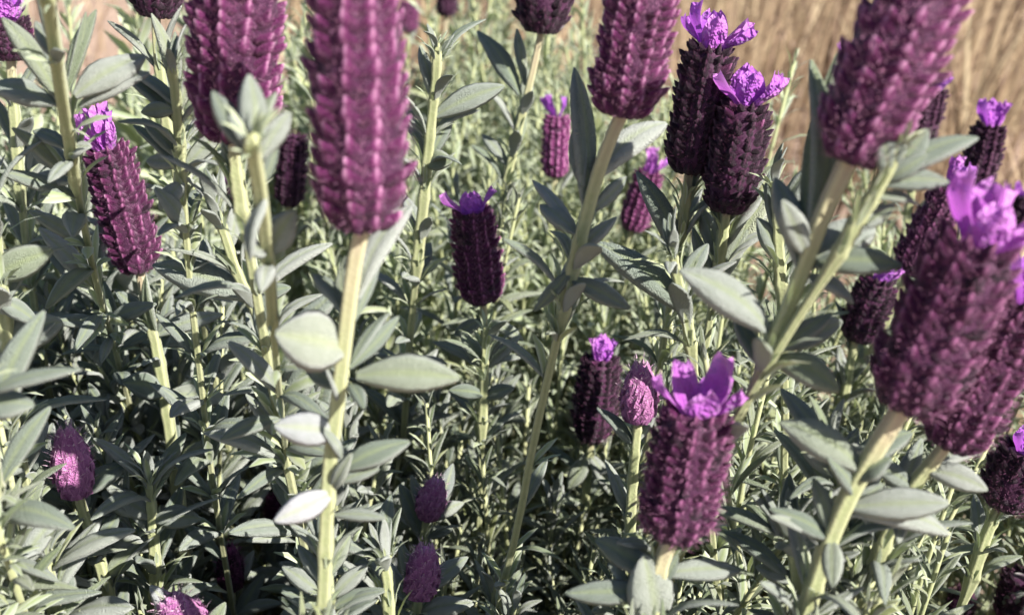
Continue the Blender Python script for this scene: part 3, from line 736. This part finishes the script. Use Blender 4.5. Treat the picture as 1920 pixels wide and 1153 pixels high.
shoot('grey shoot with a smooth broad leaf at the left bush edge', [(-20, 380), (-10, 440), (0, 520), (10, 600), (20, 700)], .23, seed=55,
      leaves=[(-20, 520, 100, 470, 62, 20, 0), (-10, 560, 80, 600, 40, 0, 0), (0, 640, 115, 600, 66, 10, .004), (0, 580, 40, 480, 30, 0, .004)], auto=[(.1, 1, 5, 50, 1.0, 4)])
shoot('grey shoot with one rounded pale leaf at its tip', [(-40, 700), (-30, 760), (-20, 840), (-10, 930)], .18, k=1.2, seed=56, leaves=[(-30, 765, 58, 742, 62, 0, -.002), (-20, 800, 40, 690, 40, 0, .006)], auto=[(.3, 1, 4, 50, 1.1, 5)])
shoot('low fan of blue-grey leaves at the foot of the white-leaved stalk', [(612, 1040), (616, 1090), (620, 1150), (622, 1230)], .23, seed=57,
      leaves=[(612, 1120, 530, 1060, 34, 0, 0), (612, 1140, 525, 1110, 36, 0, 0), (620, 1120, 690, 1060, 34, 0, 0), (622, 1140, 715, 1095, 36, 0, 0), (615, 1080, 600, 990, 28, 0, .002), (618, 1080, 650, 1000, 28, 0, .002), (612, 1100, 560, 1020, 30, 0, .004)], auto=[(.2, 1, 4, 50, .8, 4)])
shoot('olive shoot standing straight behind the huge upright spike', [(822, 80), (816, 160), (808, 240), (800, 320), (790, 420), (782, 500)], .30, seed=58, r_top=.0014, r_bot=.0022, k=.5,
      leaves=[(812, 220, 940, 150, 44, 10, 0), (815, 180, 780, 90, 26, 0, 0), (805, 300, 850, 210, 24, 0, 0), (806, 260, 760, 200, 26, 0, 0), (800, 310, 845, 290, 40, 0, -.005)], auto=[(.15, 1, 7, 42, 1, 5)])
shoot('shoot of upright folded leaves right of the near-black twins', [(1452, 345), (1456, 400), (1460, 470), (1464, 540)], .255, seed=59,
      leaves=[(1460, 450, 1446, 320, 42, 0, 0), (1462, 470, 1486, 360, 40, 0, 0), (1460, 490, 1425, 410, 40, 0, -.004), (1464, 500, 1500, 420, 36, 0, 0)], auto=[(.4, 1, 4, 30, 1.1, 4)])
shoot('green leaf cluster beneath the base of the huge slanting spike', [(1690, 270), (1668, 310), (1640, 360), (1605, 420), (1570, 480)], .175, seed=60, r_top=.0011, r_bot=.0014,
      leaves=[(1665, 330, 1735, 235, 44, 20, 0), (1660, 335, 1825, 240, 50, -10, .003), (1650, 345, 1780, 330, 40, 10, .002), (1668, 320, 1690, 240, 40, 0, -.003), (1660, 330, 1650, 250, 36, 0, -.004), (1655, 340, 1740, 290, 34, 30, -.003),
              (1640, 370, 1720, 370, 30, 0, .004), (1600, 430, 1680, 385, 36, 20, .004)], auto=[(.6, 1, 3, 40, .9, 4)])
shoot('spiky green shoot under the slanting plum spikes', [(1560, 830), (1570, 880), (1575, 940), (1580, 1010), (1585, 1100)], .215, seed=61,
      leaves=[(1575, 900, 1500, 820, 44, 0, 0), (1575, 900, 1600, 800, 36, 0, 0), (1575, 920, 1650, 870, 40, 20, 0), (1578, 1000, 1500, 940, 40, 0, 0), (1580, 1020, 1660, 960, 44, 0, 0)], auto=[(.2, 1, 5, 45, 1.1, 5)])
shoot('dark-leaved shoot between two small buds', [(640, 1000), (650, 1060), (656, 1130)], .30, seed=62, auto=[(.05, 1, 5, 50, 1.1, 5)])
shoot('shoot with one long tongue-shaped leaf beneath the near-black twins', [(1262, 470), (1270, 520), (1285, 585), (1295, 650)], .24, seed=68, leaves=[(1288, 585, 1122, 445, 60, 0, 0), (1275, 540, 1320, 450, 30, 0, .004)], auto=[(.3, 1, 4, 45, 1, 5)])
shoot('grey shoot leaning over the shaded hollow', [(720, 1040), (728, 1100), (730, 1180)], .24, seed=63, auto=[(.05, 1, 4, 50, 1, 5)])
shoot('broad-leaved shoot at the left foot of the bush', [(80, 1030), (95, 1090), (105, 1170)], .24, seed=64, cls='broad', auto=[(.05, 1, 4, 55, 1.2, 5)])
shoot('shoot with long drooping leaves below the pink bud', [(280, 900), (285, 960), (290, 1040), (292, 1120)], .27, seed=65, leaves=[(287, 970, 190, 920, 46, 0, 0), (287, 975, 375, 960, 44, 0, 0), (290, 1030, 200, 1010, 40, 0, 0)], auto=[(.05, 1, 5, 55, 1.2, 5)])
shoot('narrow-leaved shoot tip beneath the short plum spike', [(912, 610), (910, 660), (908, 720), (905, 800)], .32, seed=66, leaves=[(910, 690, 860, 625, 30, 0, 0), (910, 690, 975, 630, 26, 0, 0), (908, 740, 845, 735, 28, 0, -.005), (908, 745, 960, 725, 28, 0, -.005)], auto=[(.3, 1, 5, 45, 1, 6)], cls='narrow')
shoot('low shoot with tilted silvery leaves by the dark hollow', [(1480, 1000), (1490, 1060), (1500, 1140)], .22, seed=67, leaves=[(1488, 1050, 1440, 950, 40, 20, 0), (1490, 1060, 1545, 1000, 36, 0, 0), (1492, 1090, 1420, 1060, 36, 0, 0)], auto=[(.1, 1, 4, 50, 1, 5)])

# ------------------------------------------------------------------ bush canopy
def shoot_template(height, cls, seed):
    r = random.Random(seed)
    lean = r.uniform(-.02, .02), r.uniform(-.02, .02)
    n = 12; pts = []
    for i in range(n):
        t = i / (n - 1)
        pts.append(Vector((lean[0] * (t - t * t) * 2.5 + .003 * math.sin(9.42 * t), lean[1] * (t - t * t) * 2.5 + .003 * math.sin(6.283 * t), height * t)))
    A = Arr(); tube(A, pts, [.0016 * (1 - .6 * i / (n - 1)) for i in range(n)], 5, 0, [max(0, min(.62, (i / (n - 1) - 1 + .14 / height) * 4)) for i in range(n)])
    def at(s):                               # s metres below the tip
        z = max(0, 1 - s / height) * (n - 1); i = min(n - 2, int(z))
        return pts[i].lerp(pts[i + 1], z - i), (pts[i + 1] - pts[i]).normalized()
    big, small = [], []
    ph = r.uniform(0, 3); s = .001
    lf = {'broad': 1.15, 'medium': 1.0, 'narrow': .85}[cls]
    for m in range(10):
        p, ax = at(s)
        x0 = ax.orthogonal().normalized(); y0 = ax.cross(x0)
        ph += math.pi / 2 + r.uniform(-.3, .3)
        L0 = min(.0075 + .0020 * m, .021) * lf
        for sd in (0, math.pi):
            a = ph + sd; out = x0 * math.cos(a) + y0 * math.sin(a)
            sa = R(min(68, 12 + 6.5 * m) + r.uniform(-12, 12)); v = ax * math.cos(sa) + out * math.sin(sa)
            L = L0 * r.uniform(.75, 1.2)
            big.append((r.randrange(8), frame_M(p + out * .0008, v, ax * math.sin(sa) - out * math.cos(sa)) @ Matrix.Diagonal((L, L, L, 1))))
        if m > 1:
            for _ in range(4):
                a = r.uniform(0, 6.28); out = x0 * math.cos(a) + y0 * math.sin(a)
                sa = R(r.uniform(15, 60)); v = ax * math.cos(sa) + out * math.sin(sa); L = L0 * r.uniform(.4, .75)
                small.append((r.randrange(8), frame_M(p + out * .0008, v, ax * math.sin(sa) - out * math.cos(sa)) @ Matrix.Diagonal((L, L, L, 1))))
        s += .0035 + .0014 * m
    T = Arr()
    for q, M in small:
        v, f4, f3, a = LEAVES_LO['narrow'][q]; T.add(xf(M, v), f4, f3, side=a['side'], rib=a['rib'], var=r.random())
    B = Arr()
    for q, M in big:
        v, f4, f3, a = LEAVES_LO[cls][q]; B.add(xf(M, v), f4, f3, side=a['side'], rib=a['rib'], var=r.random())
    tv, tf4, tf3, ta = T.data(); B.add(tv, tf4, tf3, **ta)
    return dict(stem=A.mesh('stem', M_STALK), stem_data=A.data(), big=big, cls=cls, tuft=T.mesh('leaf_tuft', M_FOLIAGE), low=B.data(), h=height)
HS = (.18, .26, .34, .41, .48)
TPL = {(h, c): [shoot_template(h, c, int(h * 100) * 10 + i + len(c) * 1000) for i in range(3)] for h in HS for c in ('broad', 'medium', 'narrow')}

def edge_y(x):
    return float(np.interp(x, (-.6, -.34, -.24, -.10, 0, .06, .12, .18, .3, .6), (.72, .66, .62, .74, .80, .72, .52, .42, .38, .37)))
def sstep(a, b, x):
    t = min(1, max(0, (x - a) / (b - a))); return t * t * (3 - 2 * t)
def blocked(tip, ax, leaf_r=.009, caps=None):
    caps = PROTECT if caps is None else caps
    for q in range(0, 6, 2):                     # leave the flowers their sun
        p = tip - ax * (q * .018)
        for c in HEAD3D:
            v = p - c; t = v.dot(sdir)
            if 0 < t < .25 and (v - sdir * t).length < .013: return True
    for q in range(6):
        p = tip - ax * (q * .018)
        x, y, d = proj(p)
        if d < .19: return True
        lr = leaf_r / d * F_PX * (.5 + .1 * q)
        for (x0, y0, x1, y1, rad, dep) in caps:
            if d > dep + .004: continue
            vx, vy = x1 - x0, y1 - y0; l2 = vx * vx + vy * vy + 1e-6
            t = min(1, max(0, ((x - x0) * vx + (y - y0) * vy) / l2))
            if math.hypot(x0 + vx * t - x, y0 + vy * t - y) < rad + lr: return True
    return False

cands = []
STEP = .0128
yy = .10
while yy < .95:
    hw = yy * .50 + .12; xx = -hw
    while xx < hw:
        x = xx + rng.uniform(-.5, .5) * STEP; y = yy + rng.uniform(-.5, .5) * STEP
        xx += STEP * (1 if yy < .8 else 1.25)
        e = edge_y(x) - y
        if e < -.10: continue
        z = .437 + .018 * math.sin(11 * x + 2) * math.cos(9 * y + 1) + rng.uniform(-.035, .03)
        if rng.random() < .25: z += rng.uniform(.015, .055)
        if x < -.08 and y < .5: z += .015
        if -.03 < x < .03 and y < .36: z -= .03
        z *= .35 + .65 * sstep(-.10, .13, e)
        for attempt in range(4):
            lean = Vector((x * .35 + rng.uniform(-.16, .16), (y - .42) * .35 + rng.uniform(-.16, .16), 1)).normalized()
            tip = Vector((x, y, z))
            if not blocked(tip, lean): cands.append((tip, lean, x, y)); break
            z -= .03
    yy += STEP * (1 if yy < .8 else 1.25)

for e, up_e in ENDS:                     # shoots crowding in front of the places where the tall stems enter the bush
    x, y, d = proj(e)
    for dx, dy in ((-30, 15), (4, 10), (32, 18), (-6, 55)):
        tip = P(x + dx + rng.uniform(-8, 8), y + dy + rng.uniform(-10, 10), d - rng.uniform(.002, .016))
        lean = (up_e + Vector((rng.uniform(-.12, .12), rng.uniform(-.05, .12), .1))).normalized()
        if tip.z < .2 or blocked(tip, lean, .014, HEADS): continue
        cands.append((tip, lean, tip.x + .22, tip.y))
def in_view(tip):
    x, y, d = proj(tip); return -60 < x < W_PX + 60 and -60 < y < H_PX + 40 and d > .1
vis_c = sorted([c for c in cands if in_view(c[0])], key=lambda c: (c[0] - CAM).length)
indiv = set(id(c) for c in vis_c[:280])
def pick(c):
    tip, lean, x, y = c
    need = tip.z / lean.z
    h = min(HS, key=lambda v: abs(math.log(max(.05, need) / v)))
    u = rng.random() + .10 + (x * 2.2) + (.42 if x > -.025 else 0) + max(0, y - .4) * .8
    cls = 'broad' if u < .18 else 'medium' if u < .70 else 'narrow'
    t = rng.choice(TPL[(h, cls)])
    s = need / h
    o = tip - lean * (h * s)
    M = axis_M(Vector((o.x, o.y, 0)), lean, Vector((math.cos(rng.uniform(0, 6.28)), math.sin(rng.uniform(0, 6.28)), .01))) @ Matrix.Scale(s, 4)
    return t, M
bulk, bulk_stem = Arr(), Arr()
def trim(w):
    while w[-1] in ('the', 'a', 'of', 'in', 'on', 'with', 'and', 'by', 'at', 'its', 'one', 'two', 'near', 'under', 'behind', 'beside', 'between', 'big', 'pale', 'bush', 'dark', 'half', 'hidden', 'from', 'end', 'upright', 'slim', 'close', 'white', 'magenta', 'violet', 'upper', 'large', 'deep', 'top', 'above', 'folded', 'glossy', 'crinkled', 'two-lobed', 'feathery', 'out', 'peeping', 'peeking', 'poking', 'tucked', 'pressed', 'against', 'among', 'furrow,', 'twin,', 'grey', 'rising', 'big', 'tall', 'pinkish', 'rim', 'dotted', 'half-hidden', 'its', 'lilac', 'wide', 'front,'): w = w[:-1]
    return w
def shoot_label(tip, cls):
    x, y, d = proj(tip)
    near = sorted(MARKS, key=lambda m: (m[0] - x) ** 2 + (m[1] - y) ** 2 + ((m[2] - d) * 1500) ** 2)[:2]
    n1, n2 = sorted(' '.join(trim(m[3].split()[:6])) for m in near)
    return {'broad': 'broad-leaved', 'medium': 'grey-green', 'narrow': 'narrow-leaved'}[cls] + ' shoot near the ' + n1 + (' and ' + n2 if len((n1 + n2).split()) < 11 else '')
for c in cands:
    t, M = pick(c)
    if id(c) in indiv:
        root = bpy.data.objects.new('canopy_shoot', None); COL.objects.link(root); root.matrix_basis = M; root.empty_display_size = .02
        tag(root, shoot_label(c[0], t['cls']), 'lavender shoot', 'leafy shoots of the bush canopy')
        obj('stem', t['stem'], root)
        for q, Ml in t['big']: obj('leaf', LEAVES[t['cls']][q], root, Ml)
        tag(obj('leaf_tuft', t['tuft'], root), kind='stuff')
    else:
        v, f4, f3, a = t['low']
        bulk.add(xf(M, v), f4, f3, side=a['side'], rib=a['rib'], var=(a['var'] + rng.random()) % 1)
        v, f4, f3, a = t['stem_data']; bulk_stem.add(xf(M, v), f4, f3, tone=a['tone'])
tag(obj('lavender_foliage', bulk.mesh('lavender_foliage', M_FOLIAGE)), 'dense mass of narrow grey-green leaves filling the lavender bush', 'foliage', kind='stuff')
tag(obj('lavender_undergrowth_stems', bulk_stem.mesh('stems', M_STALK)), 'thin stems carrying the mass of grey-green leaves inside the bush', 'stems', kind='stuff')

# dry litter leaves caught low inside the bush
lit = Arr()
for i in range(1500):
    x, y = rng.uniform(-.6, .6), rng.uniform(.12, .8)
    if y > edge_y(x): continue
    L = rng.uniform(.008, .018)
    M = Matrix.Translation((x, y, rng.uniform(.003, .012))) @ Matrix.Rotation(rng.uniform(0, 6.28), 4, 'Z') @ Matrix.Rotation(rng.uniform(-.6, .6), 4, 'X') @ Matrix.Scale(L, 4)
    v, f4, f3, a = LEAVES_LO[rng.choice(('medium', 'narrow'))][rng.randrange(8)]
    lit.add(xf(M, v), f4, f3, var=rng.random())
tag(obj('leaf_litter', lit.mesh('leaf_litter', M_DEAD)), 'dry brown fallen leaves lying on the soil under the bush', 'leaf litter', kind='stuff')

# ------------------------------------------------------------------ dry grass beyond the bush
def grass(n):
    g = nrg
    x = g.uniform(-2.2, 3.0, n); y = .62 + g.random(n) ** 1.25 * 3.4
    ed = np.interp(x, (-.6, -.34, -.24, -.10, 0, .06, .12, .18, .3, .6), (.72, .66, .62, .74, .80, .72, .52, .42, .38, .37)) + .35
    clump = np.sin(x * 9 + 2 * np.sin(y * 5)) * np.cos(y * 8 + 1.3 * np.sin(x * 6))
    keep = (y > ed + .06) & (clump + g.normal(0, .25, n) > -.15) & ~((x > -1.25) & (x < -.55) & (y > 1.3) & (y < 3.3) & (g.random(n) < .95))
    x, y, clump = x[keep], y[keep], clump[keep]; n = len(x)
    h = g.uniform(.10, .48, n); w = g.uniform(.0010, .0036, n)
    h = np.where(y < 1.1, h * .75, h)
    a = g.uniform(0, 6.28, n); b = g.normal(0, .33, n); lx = np.cos(a) * h * b + h * .10; ly = np.sin(a) * h * b
    wa = g.uniform(-.7, .7, n); wx, wy = np.cos(wa), np.sin(wa)
    green = (np.exp(-((x - .75 * y * .48 / .5) / .30) ** 2 - ((y - 2.1) / .7) ** 2) + .25 * np.sin(x * 5) * np.cos(y * 4) > .45) & (g.random(n) < .6)
    var = np.where(green, g.uniform(.86, 1, n), np.clip(g.beta(2, 1.8, n) * .86, 0, .84))
    ts = (0, .35, .7, 1.0); V = np.zeros((n, 8, 3))
    for i, t in enumerate(ts):
        cx = x + lx * t ** 1.8; cy = y + ly * t ** 1.8; cz = h * t * (1 - .18 * np.abs(b) * t)
        ww = w * (1 - t) ** .6 + .00025
        V[:, 2 * i] = np.stack([cx - wx * ww, cy - wy * ww, cz], 1); V[:, 2 * i + 1] = np.stack([cx + wx * ww, cy + wy * ww, cz], 1)
    f = np.array([(0, 1, 3, 2), (2, 3, 5, 4), (4, 5, 7, 6)])
    F = (f[None] + (np.arange(n) * 8)[:, None, None]).reshape(-1, 4)
    me = to_mesh('dry_grass', V.reshape(-1, 3), F, np.zeros((0, 3), int), {'var': np.repeat(var, 8)}, M_GRASS)
    tag(obj('dry_grass', me), 'tall dry straw-coloured grass with yellow-green tufts behind the bush', 'grass', kind='stuff')
grass(30000)
